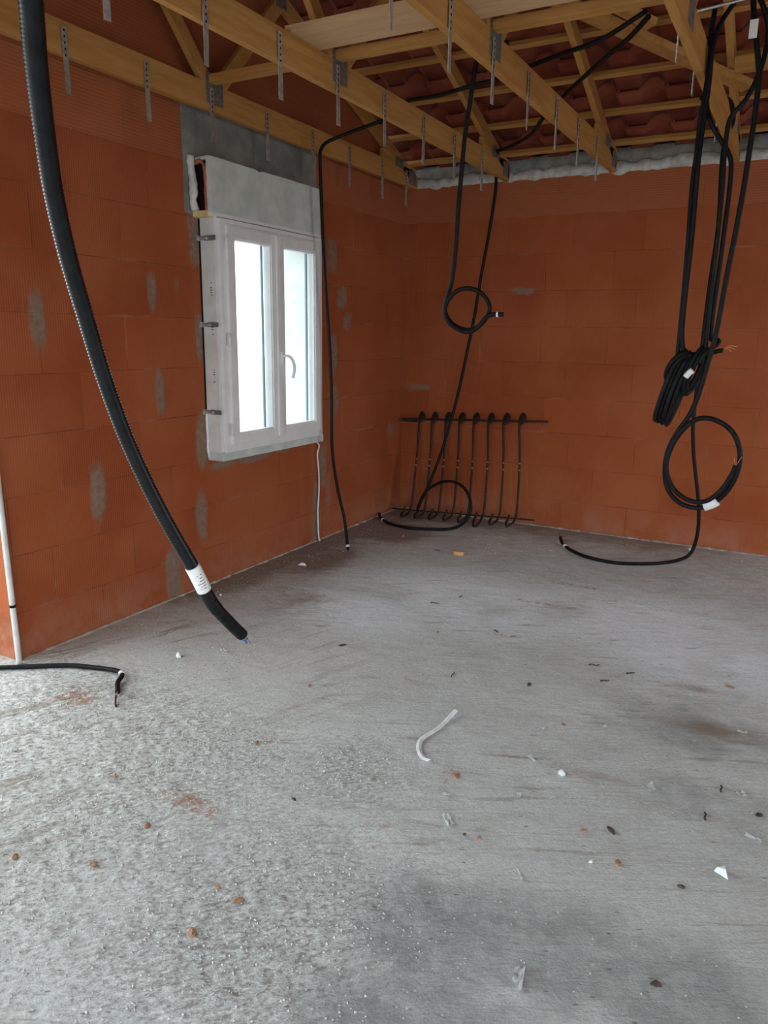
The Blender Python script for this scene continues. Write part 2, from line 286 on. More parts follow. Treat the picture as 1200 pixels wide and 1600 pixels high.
def wall_face(name, material, along, us, zs, plane, hole, attrs, topfn=None, thick=-.2):
    """front face grid + back face; hole = list of (u0,u1,z0,z1)"""
    bm = bmesh.new(); co = (lambda u, z, t: (plane+t, u, z)) if along == 'y' else (lambda u, z, t: (u, plane+t, z))
    def inside(u, z): return any(a < u < b and c < z < d for a, b, c, d in hole)
    cache = {}
    def vert(i, j, t):
        k = (i, j, t)
        if k not in cache:
            z = zs[j]; u = us[i]
            if topfn: z = min(z, topfn(u))
            cache[k] = bm.verts.new(co(u, z, t))
        return cache[k]
    keep = {}
    for i in range(len(us)-1):
        for j in range(len(zs)-1):
            uc, zc = (us[i]+us[i+1])/2, (zs[j]+zs[j+1])/2
            keep[i, j] = not inside(uc, zc) and not (topfn and zs[j] >= max(topfn(us[i]), topfn(us[i+1]))-1e-6)
    nrm = 1 if along == 'y' else -1
    def quad(a):
        a2 = []; [a2.append(v) for v in a if all((v.co-w.co).length > 1e-7 for w in a2)]
        if len(a2) > 2:
            try: bm.faces.new(a2)
            except ValueError: pass
    for (i, j), k in keep.items():
        if not k: continue
        quad((vert(i, j, 0), vert(i+1, j, 0), vert(i+1, j+1, 0), vert(i, j+1, 0)))
        quad((vert(i, j, thick), vert(i, j+1, thick), vert(i+1, j+1, thick), vert(i+1, j, thick)))
        for di, dj, a, b in ((-1, 0, (i, j), (i, j+1)), (1, 0, (i+1, j+1), (i+1, j)), (0, -1, (i+1, j), (i, j)), (0, 1, (i, j+1), (i+1, j+1))):
            if not keep.get((i+di, j+dj), False): quad((vert(*a, 0), vert(*b, 0), vert(*b, thick), vert(*a, thick)))
    bmesh.ops.recalc_face_normals(bm, faces=bm.faces[:])
    o = obj(name, bm, material); o['kind'] = 'structure'
    for nme, fn in attrs.items(): grid_attr(o.data, nme, fn)
    return o
def frange(a, b, s): n = max(1, round((b-a)/s)); return [a+(b-a)*i/n for i in range(n+1)]
WY0, WY1, WZ0, WZ1 = -2.41, -1.40, .755, 2.36     # rough opening (window + shutter box)
LP = [(-3.485, 1.51, .045, .14, 1), (-3.23, .68, .05, .17, 1), (-2.80, 1.68, .035, .11, 1), (-2.78, 1.16, .035, .13, 1), (-2.50, .42, .05, .17, .95), (-2.75, .14, .05, .14, 1.7),
      (-2.47, 1.98, .045, .16, 1.2), (-2.46, 1.44, .04, .13, 1), (-2.475, .86, .055, .17, 1), (-2.3, .70, .14, .03, .9), (-2.0, .71, .2, .035, 1), (-1.72, .72, .12, .03, .8),
      (-.96, 1.72, .07, .09, .9), (-.90, 1.56, .06, .07, .9), (-1.09, 2.0, .07, .14, .9), (-1.08, 1.30, .06, .16, .9), (-1.05, 1.0, .05, .13, .8), (-1.22, .55, .05, .2, .9), (-1.32, .2, .035, .22, 1.5), (-.20, .70, .12, .09, .55), (-2.62, 1.70, .03, .08, .5), (-1.15, .35, .05, .2, .6)]
def mort_l(v): return min(1.6, max([0]+[k*max(0.0, 1.5-(abs((v.y-a)/c)**3+abs((v.z-b)/d)**3)**(1/3)) for a, b, c, d, k in LP]))
def conc_l(v): return max(0.0, min(1, .5+min((v.y+2.535)/.05, (-1.285-v.y)/.05, (v.z-2.085)/.05, (2.66-v.z)/.05))) if v.x > -.1 else 0
us = [-7.2, -6.6, -3.735]+frange(-3.7, WY0, .02)+frange(WY0, WY1, .05)[1:]+frange(WY1, 0, .02)[1:]
zs = [0]+frange(.02, WZ0, .02)+frange(WZ0, 2.2, .02)[1:]+frange(2.2, WZ1, .02)[1:]+frange(WZ1, 2.7, .02)[1:]+frange(2.7, 4.2, .25)[1:]
wall_face('wall_left', MB_L, 'y', us, zs, 0, [(WY0, WY1, WZ0, WZ1), (-6.6, -3.735, -1, 2.2)], {'mortar': mort_l, 'concrete': conc_l}, topfn=lambda u: roof_z(u)+.06)
BP = [(1.03, 1.81, .13, .035, .8), (.17, 1.05, .13, .03, .75), (.09, 1.03, .09, .03, .5), (2.2, 1.6, .06, .02, .4)]
def mort_b(v): return min(1.6, max([0]+[k*max(0.0, 1.5-(abs((v.x-a)/c)**3+abs((v.z-b)/d)**3)**(1/3)) for a, b, c, d, k in BP]))
wall_face('wall_back', MB_B, 'x', [-.2]+frange(0, 3.4, .02)+[4, 5, 6.2], frange(0, 2.6, .02), 0, [], {'mortar': mort_b, 'concrete': lambda v: 0}, thick=.2)
wall_face('wall_right', MB_L, 'y', [-7.2, -3.0, -.5, 0], [0, 2.2, 2.7, 3.2, 3.7, 4.2], 6.0, [(-3.0, -.5, -1, 2.2)], {'mortar': lambda v: 0, 'concrete': lambda v: 0}, topfn=lambda u: roof_z(u)+.06, thick=.2)
wall_face('wall_rear', MB_B, 'x', [-.2, 1.05, 5.55, 6.2], [0, 2.42, 2.6], -7.2, [(1.05, 5.55, -1, 2.42)], {'mortar': lambda v: 0, 'concrete': lambda v: 0}, thick=-.2)
bm = bmesh.new(); box(bm, -40, 40, -40, 40, -.5, -.22); o = obj('ground', bm, GROUND); o['kind'] = 'structure'

# pale mortar bed at the foot of the walls
def strip(name, pts_fn, n, material, w=.02, h=.018, par=None):
    bm = bmesh.new(); prev = None
    for i in range(n+1):
        p, nrm = pts_fn(i/n); k = .6+.9*noise.noise(Vector((i*.35, 7, 2)))+.2*random.random(); k = max(.25, k)
        q = [Vector((p.x, p.y, -.01)), Vector((p.x, p.y, h*k)), p+nrm*w*k*.5+Vector((0, 0, h*k*.9)), p+nrm*w*k*1.3+Vector((0, 0, -.01))]
        r = [bm.verts.new(v) for v in q]
        if prev:
            for a in range(3): bm.faces.new((prev[a], r[a], r[a+1], prev[a+1]))
        prev = r
    bmesh.ops.recalc_face_normals(bm, faces=bm.faces[:]); return obj(name, bm, material, par)
BEDM = noisy('dusty_mortar_bed', (.33, .27, .22), (.46, .42, .37), 22, .95, .5, .006)
o = strip('baseboard_left', lambda t: (Vector((0, -3.72+3.7*t, 0)), Vector((1, 0, 0))), 190, BEDM, .014, .009); o['kind'] = 'structure'
o = strip('baseboard_back', lambda t: (Vector((0.01+4*t, 0, 0)), Vector((0, -1, 0))), 190, noisy('grey_mortar_bed', (.24, .21, .18), (.40, .37, .34), 22, .95, .5, .006), .026, .010); o['kind'] = 'structure'

# mortar line and concrete bedding on top of the back wall
def ragged(name, x0, x1, yf, yb, z0, ztop, amp, material, seed, zbot_amp=0, n=None):
    bm = bmesh.new(); n = n or int((x1-x0)/.02); prev = None
    for i in range(n+1):
        x = x0+(x1-x0)*i/n
        zt = ztop+amp*noise.fractal(Vector((x*6, seed, 0)), 1, 2, 4); zb = z0+zbot_amp*min(0, noise.fractal(Vector((x*5, seed+9, 0)), 1, 2, 3)); bulge = .006*noise.fractal(Vector((x*9, seed, 4)), 1, 2, 3)
        q = [(x, yb, zb), (x, yf, zb), (x, yf-.012+bulge, (zb+zt)/2), (x, yf+.004, zt-.008), (x, yf+.02, zt), (x, yb, zt+.005)]
        r = [bm.verts.new(v) for v in q]
        if prev:
            for a in range(6): bm.faces.new((prev[a], r[a], r[(a+1) % 6], prev[(a+1) % 6]))
        else: bm.faces.new(r)
        prev = r
    bm.faces.new(prev); bmesh.ops.recalc_face_normals(bm, faces=bm.faces[:]); return obj(name, bm, material, smooth=True)
TX = [.08, .85, 1.63, 2.415, 3.19]
o = ragged('trim_1', .10, 6, -.004, .1, 2.597, 2.672, .045, SEALD, 3, .05); o['kind'] = 'structure'
o = ragged('trim_2', .0, 6, .03, .2, 2.60, 2.765, .012, CONC, 5); o['kind'] = 'structure'

# ------------------------------------------------------------------ ceiling: clay tile covering seen from below
def tiles():
    bm = bmesh.new(); P = .29; ND = 14; prof = []
    for k in range(ND+1):
        u = k/ND
        if u < .45: h = 0
        elif u < .97: h = .062*math.sin((u-.45)/.52*math.pi)**.65
        else: h = 0
        prof.append((u*P, h))
    ca = 1/math.sqrt(1+SL*SL); pitch = .325; x0, ncol = -.3, 24
    for side in (1, -1):
        for row in range(-2, 11):
            y_lo = -.14+.02-pitch*row; y_hi = y_lo-pitch-.09
            jit = random.uniform(-.006, .006)
            def P3(x, y, h):
                yy = y if y > RIDGE else RIDGE
                z = RZ0+.135+SL*(-yy)+h
                return (x, yy if side == 1 else 2*RIDGE-yy, z)
            if y_lo < RIDGE: continue
            for c in range(ncol):
                lift = .034+random.uniform(-.002, .002); dy = random.uniform(-.006, .006)
                top = []; 
                for (u, h) in prof:
                    x = x0+c*P+u*1.1+jit
                    top.append([bm.verts.new(P3(x, y_lo+dy, h+lift)), bm.verts.new(P3(x, y_hi, h)), bm.verts.new(P3(x, y_hi, h+.012)), bm.verts.new(P3(x, y_lo+dy, h+lift+.013))])
                for k in range(ND):
                    a, b = top[k], top[k+1]
                    for q in range(4): bm.faces.new((a[q], b[q], b[(q+1) % 4], a[(q+1) % 4])).smooth = q in (0, 2)
                bm.faces.new(top[0]); bm.faces.new(top[-1][::-1])
    bmesh.ops.recalc_face_normals(bm, faces=bm.faces[:])
    o = obj('ceiling', bm, TILE); o['kind'] = 'structure'
tiles()

# ------------------------------------------------------------------ roof trusses
tl = ['wooden roof truss running along the left brick gable wall', 'wooden roof truss ending above the rebar rack', 'wooden roof truss second in from the left wall truss, over the hanging looped cable', 'wooden roof truss seen from below beside the bundle of hanging cables', 'wooden roof truss right of the hanging cable bundle at the top right']
for i, x in enumerate(TX[:4]):
    t = thing('roof_truss', tl[i], 'roof truss', (x, 0, 2.59), 'timber trusses under the roof')
    bm = bmesh.new(); beam(bm, (x, -.02 if i else -.03, 2.657), (x, -7.18, 2.657), .036, .132); obj('bottom_chord', bm, WY, t)
    k = .08; off = k/2/math.cos(math.atan(SL))
    for s in (0, 1):
        a = (x, .16, RZ0-SL*.16+off); b = (x, RIDGE, RZ0-SL*RIDGE+off)
        if s: a = (x, 2*RIDGE-.16, a[2])
        bm = bmesh.new(); beam(bm, a, b, .036, k); obj('rafter', bm, WY, t)
    n1, n2 = -2.38, 2*RIDGE+2.38; zt = 2.73
    webs = [((x, n1-.02, zt-.03), (x, RIDGE+.03, roof_z(RIDGE)-.01)), ((x, n1+.03, zt-.03), (x, -1.78, roof_z(-1.78)+.02)), ((x, n2+.02, zt-.03), (x, RIDGE-.03, roof_z(RIDGE)-.01)), ((x, n2-.03, zt-.03), (x, 2*RIDGE+1.78, roof_z(-1.78)+.02))]
    for a, b in webs:
        bm = bmesh.new(); beam(bm, a, b, .034, .072); obj('web', bm, WD, t)
    for (yy, zz, w, h) in ((n1, 2.70, .13, .15), (-.30, 2.735, .14, .07), (-.10, 2.66, .10, .10), (-1.78, roof_z(-1.78)+.03, .1, .08)):
        for s in (-1, 1):
            bm = bmesh.new(); box(bm, x+s*.0195-.001, x+s*.0195+.001, yy-w/2, yy+w/2, zz-h/2, zz+h/2, M=None)
            for a in range(int(w/.014)):
                for b in range(int(h/.02)):
                    box(bm, x+s*.0212-.0006, x+s*.0212+.0006, yy-w/2+.006+a*.014, yy-w/2+.009+a*.014, zz-h/2+.005+b*.02, zz-h/2+.014+b*.02)
            p = obj('nail_plate', bm, PLATE, t); 
    # heel wedge
    bm = bmesh.new(); beam(bm, (x, -.02, 2.70), (x, -.55, 2.755), .034, .07); obj('heel_wedge', bm, WY, t)

bl = ['lowest roof batten just above the mortar on the back wall', 'roof batten one above the lowest batten, over the back wall', 'third roof batten up from the back wall', 'fourth roof batten up from the back wall', 'fifth roof batten up from the back wall', 'sixth roof batten up, crossing the top edge of the photo']
BY = [-.14, -.425, -.76, -1.085, -1.40, -1.60+.0]
BY = [-.14, -.44, -.765, -1.09, -1.415, -1.74, -2.065, -2.39, -2.715, -3.04, -3.365]
for i, y in enumerate(BY[:6]):
    z = RZ0+.087-SL*y
    bm = bmesh.new(); M = Matrix.Translation((0, y, z+.013)) @ Matrix.Rotation(-math.atan(SL), 4, 'X'); box(bm, 0, 3.6, -.019, .019, -.0135, .0135, .001, M)
    tag(obj('roof_batten', bm, WX), bl[i], 'roof batten', 'battens carrying the roof tiles')
# binders lying on the bottom chords
bm = bmesh.new(); box(bm, .02, 3.5, -2.425, -2.365, 2.724, 2.762, .002); tag(obj('wooden_binder', bm, WX), 'narrow wooden batten laid across the tops of the trusses above the window', 'wooden batten')
bm = bmesh.new(); box(bm, .835, 2.47, -2.775, -2.545, 2.724, 2.756, .002); tag(obj('wooden_board', bm, WP), 'wide pale wooden board lying across the two middle trusses', 'board')
# diagonal braces under the rafters
def brace(a, b, w, h, label):
    bm = bmesh.new(); beam(bm, a, b, w, h); tag(obj('diagonal_brace', bm, WD), label, 'wooden brace', 'diagonal braces under the rafters')
def rz(x, y, d=.0): return (x, y, RZ0-SL*y-d)
brace(rz(1.60, -1.52, .022), rz(2.50, -.70, .022), .10, .036, 'long diagonal wooden brace passing behind the cable bundle at upper right')
brace(rz(1.45, -1.86, .022), rz(2.06, -1.24, .022), .08, .034, 'diagonal wooden brace with a cut end just left of the rightmost truss')
bm = bmesh.new(); beam(bm, (2.44, -.90, 2.905), (3.4, -.90, 2.905), .045, .075); tag(obj('wooden_binder', bm, WX), 'thick short wooden rail right of the hanging cables, near the top right corner', 'wooden batten')

# galvanised hangers on the chords
def hanger(x, y, ztop, zbot, side, label, group):
    t = thing('metal_hanger', label, 'metal hanger', (x, y, zbot), group)
    bm = bmesh.new(); w = .0135; n = max(4, int((ztop-zbot)/.022)); tw = random.uniform(-.5, .5); lean = random.uniform(-.006, .006)
    for s in (0,):
        prev = None; th = .0016
        for k in range(n*2+1):
            f = k/(n*2); z = ztop-(ztop-zbot)*f; a = tw*max(0, f-.5); yy = y+lean*f; ww = w if k % 2 == 0 else w*.93
            ux, uy = math.sin(a)*ww, math.cos(a)*ww; xx = x+side*.0035
            q = [(xx-ux-th, yy-uy, z), (xx+ux-th, yy+uy, z), (xx+ux+th, yy+uy, z), (xx-ux+th, yy-uy, z)]
            r = [bm.verts.new(v) for v in q]
            if prev:
                for j in range(4): bm.faces.new((prev[j], r[j], r[(j+1) % 4], prev[(j+1) % 4]))
            else: bm.faces.new(r)
            prev = r
        bm.faces.new(prev); bmesh.ops.recalc_face_normals(bm, faces=bm.faces[:])
    obj('strap', bm, GALV, t)
    bm = bmesh.new()
    for k in range(5): box(bm, x+side*.0058-.0006, x+side*.0058+.0006, y-.003, y+.003, ztop-.02-k*.024, ztop-.011-k*.024)
    obj('slots', bm, DARK, t)
HY = [-.20, -.58, -1.036, -1.485, -1.945, -2.405, -2.862, -3.325, -3.80, -4.25]
wh = ['corner', 'right of window', 'far side of window', 'window', 'window', 'window', 'left part', 'left part', 'left part', 'left']
G = 'perforated steel hangers along the trusses'
for ti, (x, a, b) in enumerate(((.10, 0, 8), (.872, 1, 9), (1.652, 1, 9), (2.40, 1, 6))):
    tn = ['the truss by the left wall', 'the second truss from the left', 'the third truss from the left', 'the truss beside the cable bundle'][ti]
    for n, k in enumerate(range(a, b)):
        ordn = ['first', 'second', 'third', 'fourth', 'fifth', 'sixth', 'seventh', 'eighth'][n]
        hanger(x, HY[k]+random.uniform(-.008, .008), 2.70, 2.44 if ti < 3 else 2.50, 1 if ti < 3 else -1, 'thin steel hanger, %s from the back on %s' % (ordn, tn), G)
bm = bmesh.new(); tube(bm, [Vector((2.43, -2.25, 2.72)), Vector((2.60, -2.10, 2.79)), Vector((2.8, -1.93, 2.87))], .006, 8); tag(obj('metal_rod', bm, GALV), 'thin bright metal rod at the top right above the cables', 'metal rod')
# crumpled film on the pale board
bm = bmesh.new(); V = [[bm.verts.new((1.72+.62*i/30, -3.0+.2*j/10, 2.772+.018*noise.fractal(Vector((i*.35, j*.5, 1)), 1, 2, 3)+(.01 if j else 0))) for j in range(11)] for i in range(31)]
for i in range(30):
    for j in range(10): bm.faces.new((V[i][j], V[i+1][j], V[i+1][j+1], V[i][j+1])).smooth = True
tag(obj('plastic_film', bm, FILM), 'crumpled clear plastic film lying on the pale board at the top edge', 'plastic film')

# ------------------------------------------------------------------ window, its insulation collar and shutter box
w = thing('window_1', None, None, (0, -1.9, .8), kind='structure')
def frame(bm, x0, x1, y0, y1, z0, z1, t, bev=.004, tb=None):
    tb = tb or t
    box(bm, x0, x1, y0, y0+t, z0, z1, bev); box(bm, x0, x1, y1-t, y1, z0, z1, bev); box(bm, x0, x1, y0+t-.001, y1-t+.001, z1-t, z1, bev); box(bm, x0, x1, y0+t-.001, y1-t+.001, z0, z0+tb, bev)
bm = bmesh.new(); frame(bm, .055, .12, -2.403, -1.407, .795, 2.07, .045); box(bm, .12, .132, -2.403, -1.407, 2.045, 2.068, .003); obj('window_frame', bm, WPVC, w)
for (a, b) in ((-2.36, -1.905), (-1.905, -1.445)):
    bm = bmesh.new(); frame(bm, .075, .136, a, b, .835, 2.035, .062, .006); frame(bm, .078, .128, a+.058, b-.058, .893, 1.977, .012, .003)
    s = obj('sash', bm, WPVC, w)
    bm = bmesh.new(); box(bm, .098, .102, a+.06, b-.06, .895, 1.975); obj('pane', bm, GLASS, s)
    bm = bmesh.new(); box(bm, .080, .092, b-.103, b-.090, .90, 1.97, .001); obj('spacer_bar', bm, mat('blue_grey_rail', .5, (.20, .28, .34)), s)
bm = bmesh.new(); box(bm, .134, .146, -1.928, -1.886, .845, 2.03, .005); obj('centre_post', bm, WPVC, w)
bm = bmesh.new(); box(bm, .144, .156, -1.905, -1.882, 1.285, 1.36, .003)
h = obj('handle_plate', bm, WPVC, w)
bm = bmesh.new(); tube(bm, smooth_path([(.155, -1.893, 1.335), (.18, -1.89, 1.335), (.195, -1.87, 1.325), (.198, -1.845, 1.29), (.196, -1.835, 1.25), (.19, -1.845, 1.20)], .008), .009, 10); obj('window_handle', bm, PAPER, w, True)
for z in (1.43, .925, 1.95):
    bm = bmesh.new(); tube(bm, [Vector((.14, -2.372, z-.035)), Vector((.14, -2.372, z+.035))], .008, 10); obj('hinge', bm, WPVC, w)
# collar
bm = bmesh.new(); box(bm, .0, .10, -2.425, -2.402, .79, 2.085, .004); 
obj('side_insulation', bm, WINS, w)
bm = bmesh.new()
n = 24
for i in range(1):
    box(bm, -.002, .112, -2.428, -1.382, .746, .797, .010)
obj('bottom_insulation', bm, POLY, w)
bm = bmesh.new(); box(bm, .0, .10, -1.41, -1.385, .748, 2.085, .004); obj('side_insulation', bm, WINS, w)
for (q) in ((-.19, .0, -1.412, -1.4, .755, 2.09), (-.19, .0, -2.41, -2.398, .755, 2.09), (-.26, .0, -2.41, -1.4, .742, .757), (-.19, -.001, -2.41, -1.4, 2.078, 2.09)):
    bm = bmesh.new(); box(bm, *q); obj('outer_reveal', bm, WINS, w)
# faint print marks on the insulation edge
bm = bmesh.new()
for z0 in (1.73, 1.52, 1.26):
    for k in range(6):
        if random.random() < .8: box(bm, .062+random.uniform(-.003, .003), .072, -2.4262, -2.4252, z0-k*.013, z0-k*.013+.006)
obj('print_marks', bm, INK, w)
# dark gap between collar and wall on the left, white sealing edge lower down
bm = bmesh.new(); box(bm, -.05, .002, -2.437, -2.424, 1.02, 2.10); obj('gap_shadow_strip', bm, DARK, w)
bm = bmesh.new(); tube(bm, smooth_path([(.004, -2.43, 1.02), (.006, -2.434, .95), (.004, -2.429, .88), (.006, -2.433, .82), (.008, -2.428, .765)]), lambda i: .006+.003*abs(math.sin(i*.7)), 8); obj('sealant_bead', bm, PAPER, w)
# yellow foam
bm = bmesh.new(); box(bm, -.005, .10, -2.475, -2.39, 2.068, 2.10, .01)
for v in bm.verts: v.co += Vector((0, .5, 1))*.012*noise.noise(v.co*30)
obj('foam_piece', bm, FOAM, w)
for z in (1.965, 1.51, 1.027):
    t = thing('fixing_bracket', 'small shiny metal wall bracket at the left edge of the window, %s' % {1.965: 'topmost of the three', 1.51: 'middle of the three', 1.027: 'lowest of the three'}[z], 'bracket', (.0, -2.43, z), 'metal brackets left of the window')
    bm = bmesh.new(); box(bm, .035, .112, -2.432, -2.428, z-.013, z+.013, .001); obj('bracket_arm', bm, PLATE, t)
    bm = bmesh.new(); tube(bm, [Vector((.0+k*.008, -2.438, z)) for k in range(9)], lambda i: .0085+.0015*(i % 2), 10); obj('bolt', bm, GALV, t)
    bm = bmesh.new(); box(bm, .0, .005, -2.458, -2.43, z-.014, z+.014, .001); obj('wall_tab', bm, GALV, t)
# shutter box: polystyrene front, terracotta rim, open broken end
s = thing('shutter_box', 'pale polystyrene roller shutter box above the window with broken left end', 'shutter box', (0, -1.95, 2.09))
bm = bmesh.new(); ny = 50; rows = []
for i in range(ny+1):
    y = -2.466+1.042*i/ny; zt = 2.366+.004*noise.fractal(Vector((y*9, 2, 1)), 1, 2, 4); zt -= .012*max(0, 1-abs(y+2.05)/.03); e = .004*noise.noise(Vector((y*12, 0, 0)))
    rows.append([bm.verts.new(v) for v in ((.095, y, 2.092), (.122, y, 2.092), (.123+e*.5, y, 2.2), (.121, y, zt), (.095, y, zt+.003))])
for a, b in zip(rows, rows[1:]):
    for k in range(5): bm.faces.new((a[k], b[k], b[(k+1) % 5], a[(k+1) % 5]))
bm.faces.new(rows[0]); bm.faces.new(rows[-1]); bmesh.ops.recalc_face_normals(bm, faces=bm.faces[:]); obj('front_panel', bm, POLY, s)
bm = bmesh.new(); box(bm, -.19, .078, -2.405, -1.425, 2.094, 2.352); box(bm, -.02, .078, -2.44, -2.40, 2.094, 2.352); obj('cavity_shade_block', bm, DARK, s)  # near-black solid paints the shade inside the open, broken box cavity
bm = bmesh.new(); box(bm, .0, .096, -2.46, -1.43, 2.35, 2.368, .003); obj('top_panel', bm, POLY, s)
bm = bmesh.new(); box(bm, .012, .123, -2.466, -1.42, 2.073, 2.093, .004); obj('bottom_rail', bm, WPVC, s)
bm = bmesh.new(); tube(bm, smooth_path([(.02, -2.462, 2.335), (.05, -2.463, 2.345), (.078, -2.462, 2.325), (.088, -2.461, 2.27), (.088, -2.461, 2.19), (.09, -2.461, 2.10)]), lambda i: .011+.004*noise.noise(Vector((i*.4, 0, 0))), 8); obj('terracotta_rim', bm, TERRA, s)
bm = bmesh.new()
tube(bm, smooth_path([(.005, -2.48, 2.37), (.008, -2.485, 2.33), (.012, -2.478, 2.26), (.018, -2.48, 2.2), (.012, -2.478, 2.14), (.02, -2.47, 2.10)]), lambda i: .022+.010*noise.noise(Vector((i*.33, 3, 0))), 8)
obj('mortar_edge', bm, SEAL, s)

# ------------------------------------------------------------------ cables
RC = .0105
def wires(bm_parent, base, d, cols, L=.05, spread=.012, r=.0016):
    for k, M in enumerate(cols):
        b = Vector(base); dd = Vector(d).normalized(); off = Vector((random.uniform(-1, 1), random.uniform(-1, 1), random.uniform(-.5, .8)))*spread
        tube_obj('wire', [b-dd*.004, b+dd*L*.4+off*.5, b+dd*L+off], r, M, bm_parent, 6, .006)
# big ribbed conduit in front
A = [(2.25, -5.25, 2.62), (2.16, -5.13, 2.2), (2.09, -5.044, 1.965), (2.037, -5.003, 1.889), (1.978, -4.956, 1.835), (1.922, -4.907, 1.769), (1.87, -4.857, 1.69), (1.827, -4.803, 1.597), (1.795, -4.746, 1.49), (1.773, -4.691, 1.369), (1.767, -4.634, 1.234), (1.783, -4.573, 1.087), (1.811, -4.515, 0.952), (1.821, -4.469, 0.855), (1.828, -4.416, 0.787), (1.825, -4.366, 0.736)]
A[0] = (2.32, -5.28, 2.60); A[1] = (2.20, -5.16, 2.25)
t = thing('ribbed_conduit', 'thick black ribbed conduit hanging across the left foreground with white label', 'conduit', (1.825, -4.366, .736))
pa = smooth_path(A, .0034)
nlab = min(range(len(pa)), key=lambda i: (pa[i]-Vector((1.811, -4.515, .952))).length)
bm = bmesh.new(); tube(bm, pa[:nlab+40], lambda i: .0162 if i % 2 else .0136, 16); obj('ribbed_sleeve', bm, BLACKR, t)
bm = bmesh.new(); tube(bm, pa[nlab+30:], lambda i: .0152-.0004*(i % 2), 16); obj('smooth_end', bm, BLACK, t)
nl2 = nlab+14; bm = bmesh.new(); tube(bm, pa[nlab:nlab+20], .0172, 20); lab = obj('label_sleeve', bm, LABEL, t)
bm = bmesh.new()
for i, (L, a0) in enumerate(((.7, 0), (.4, .3), (.5, .1), (.9, 0), (1.0, 0), (.8, .1))):
    c = pa[nlab+4+i*2+1]; tdir = (pa[nlab+6+i*2]-pa[nlab+3+i*2]).normalized(); toc = (cam.location-c); toc = (toc-tdir*toc.dot(tdir)).normalized(); sd = tdir.cross(toc)
    for k in range(7):
        if random.random() < .75:
            an = (-.5+a0*.3+k*.16*L); q = c+(toc*math.cos(an)+sd*math.sin(an))*.0174; 
            M = Matrix((sd*math.cos(an)-toc*math.sin(an), tdir, toc*math.cos(an)+sd*math.sin(an))).transposed().to_4x4(); M.translation = q; box(bm, -.0012, .0012, -.0009, .0009, -.0002, .0004, 0, M)
obj('print_marks', bm, INK, lab)
wires(t, pa[-1], pa[-1]-pa[-8], [VIOL, BLUE, VIOL, PINK, VIOL], .042, .014, .0028)
bm = bmesh.new(); ring = [pa[-1]+(pa[-1]-pa[-6]).normalized()*.001*k for k in range(4)]; tube(bm, ring, lambda i: .0150, 14); obj('cut_rim', bm, BLUE, t)
# grey conduit at the left corner
t = thing('grey_conduit', 'pale grey conduit rising from the floor at the far left wall corner', 'conduit', (.025, -3.756, 0))
B_ = [(.005, -3.79, 1.62), (.010, -3.778, 1.25), (.016, -3.768, 1.0), (.022, -3.764, .759), (.026, -3.762, .472), (.028, -3.760, .28), (.03, -3.758, .082), (.03, -3.757, -.002)]
tube_obj('conduit_tube', B_, .0125, PVCG, t, 14)
bm = bmesh.new(); tube(bm, [Vector((.028, -3.760, .272)), Vector((.028, -3.760, .284))], .0142, 14); obj('black_band', bm, BLACK, t)
# black cable on the floor, left
t = thing('floor_cable', 'black cable lying on the floor at the left with stripped pink wires', 'cable', (.4, -3.65, 0))
C_ = [(-.30, -4.02, .012), (-.132, -3.924, .012), (.012, -3.839, .012), (.145, -3.745, .012), (.26, -3.669, .013), (.379, -3.63, .014), (.482, -3.615, .02), (.535, -3.628, .024), (.556, -3.645, .022), (.575, -3.685, .015), (.607, -3.715, .013), (.64, -3.745, .013)]
tube_obj('cable_sleeve', C_, .0105, BLACK, t, 12)
bm = bmesh.new(); tube(bm, [Vector((.532, -3.626, .0255)), Vector((.548, -3.637, .0255))], .0125, 12); obj('white_tape', bm, PAPER, t)
for k, M in enumerate((PINK, PINK, VIOL, BLACK)):
    s_ = (k-1.5)*.01; tube_obj('wire', [(.638, -3.744, .013), (.665+s_*.3, -3.775-s_*.5, .016), (.69+s_, -3.80-s_, .010), (.712+s_*.8, -3.825-s_*.4, .006)], .0028, M, t, 6)
# cable beside the window
t = thing('hanging_cable', 'black cable hanging down beside the right edge of the window to the floor', 'cable', (.39, -1.5, 0))
D_ = [(2.225, -2.19, 2.775), (2.01, -2.05, 2.745), (1.811, -1.945, 2.75), (1.63, -1.865, 2.745), (1.56, -1.845, 2.735), (1.45, -1.85, 2.712), (1.335, -1.86, 2.70), (1.14, -1.82, 2.69), (.95, -1.73, 2.715), (.86, -1.65, 2.736), (.747, -1.562, 2.735), (.66, -1.505, 2.72), (.593, -1.487, 2.70), (.42, -1.53, 2.65), (.28, -1.575, 2.60), (.225, -1.572, 2.56), (.205, -1.55, 2.50), (.2, -1.535, 2.35), (.2, -1.525, 2.179), (.2, -1.491, 1.796), (.2, -1.44, 1.395), (.2, -1.418, 1.058), (.22, -1.442, .716), (.25, -1.424, .45), (.3, -1.412, .228), (.35, -1.452, .06), (.365, -1.468, .03)]
tube_obj('cable_sleeve', D_, .0105, BLACK, t, 10)
bm = bmesh.new(); tube(bm, [Vector((.352, -1.455, .055)), Vector((.358, -1.46, .042))], .013, 10); obj('white_tape', bm, PAPER, t)
wires(t, (.365, -1.468, .03), (.3, -.3, -1), [BLACK, BLACK], .02, .004)
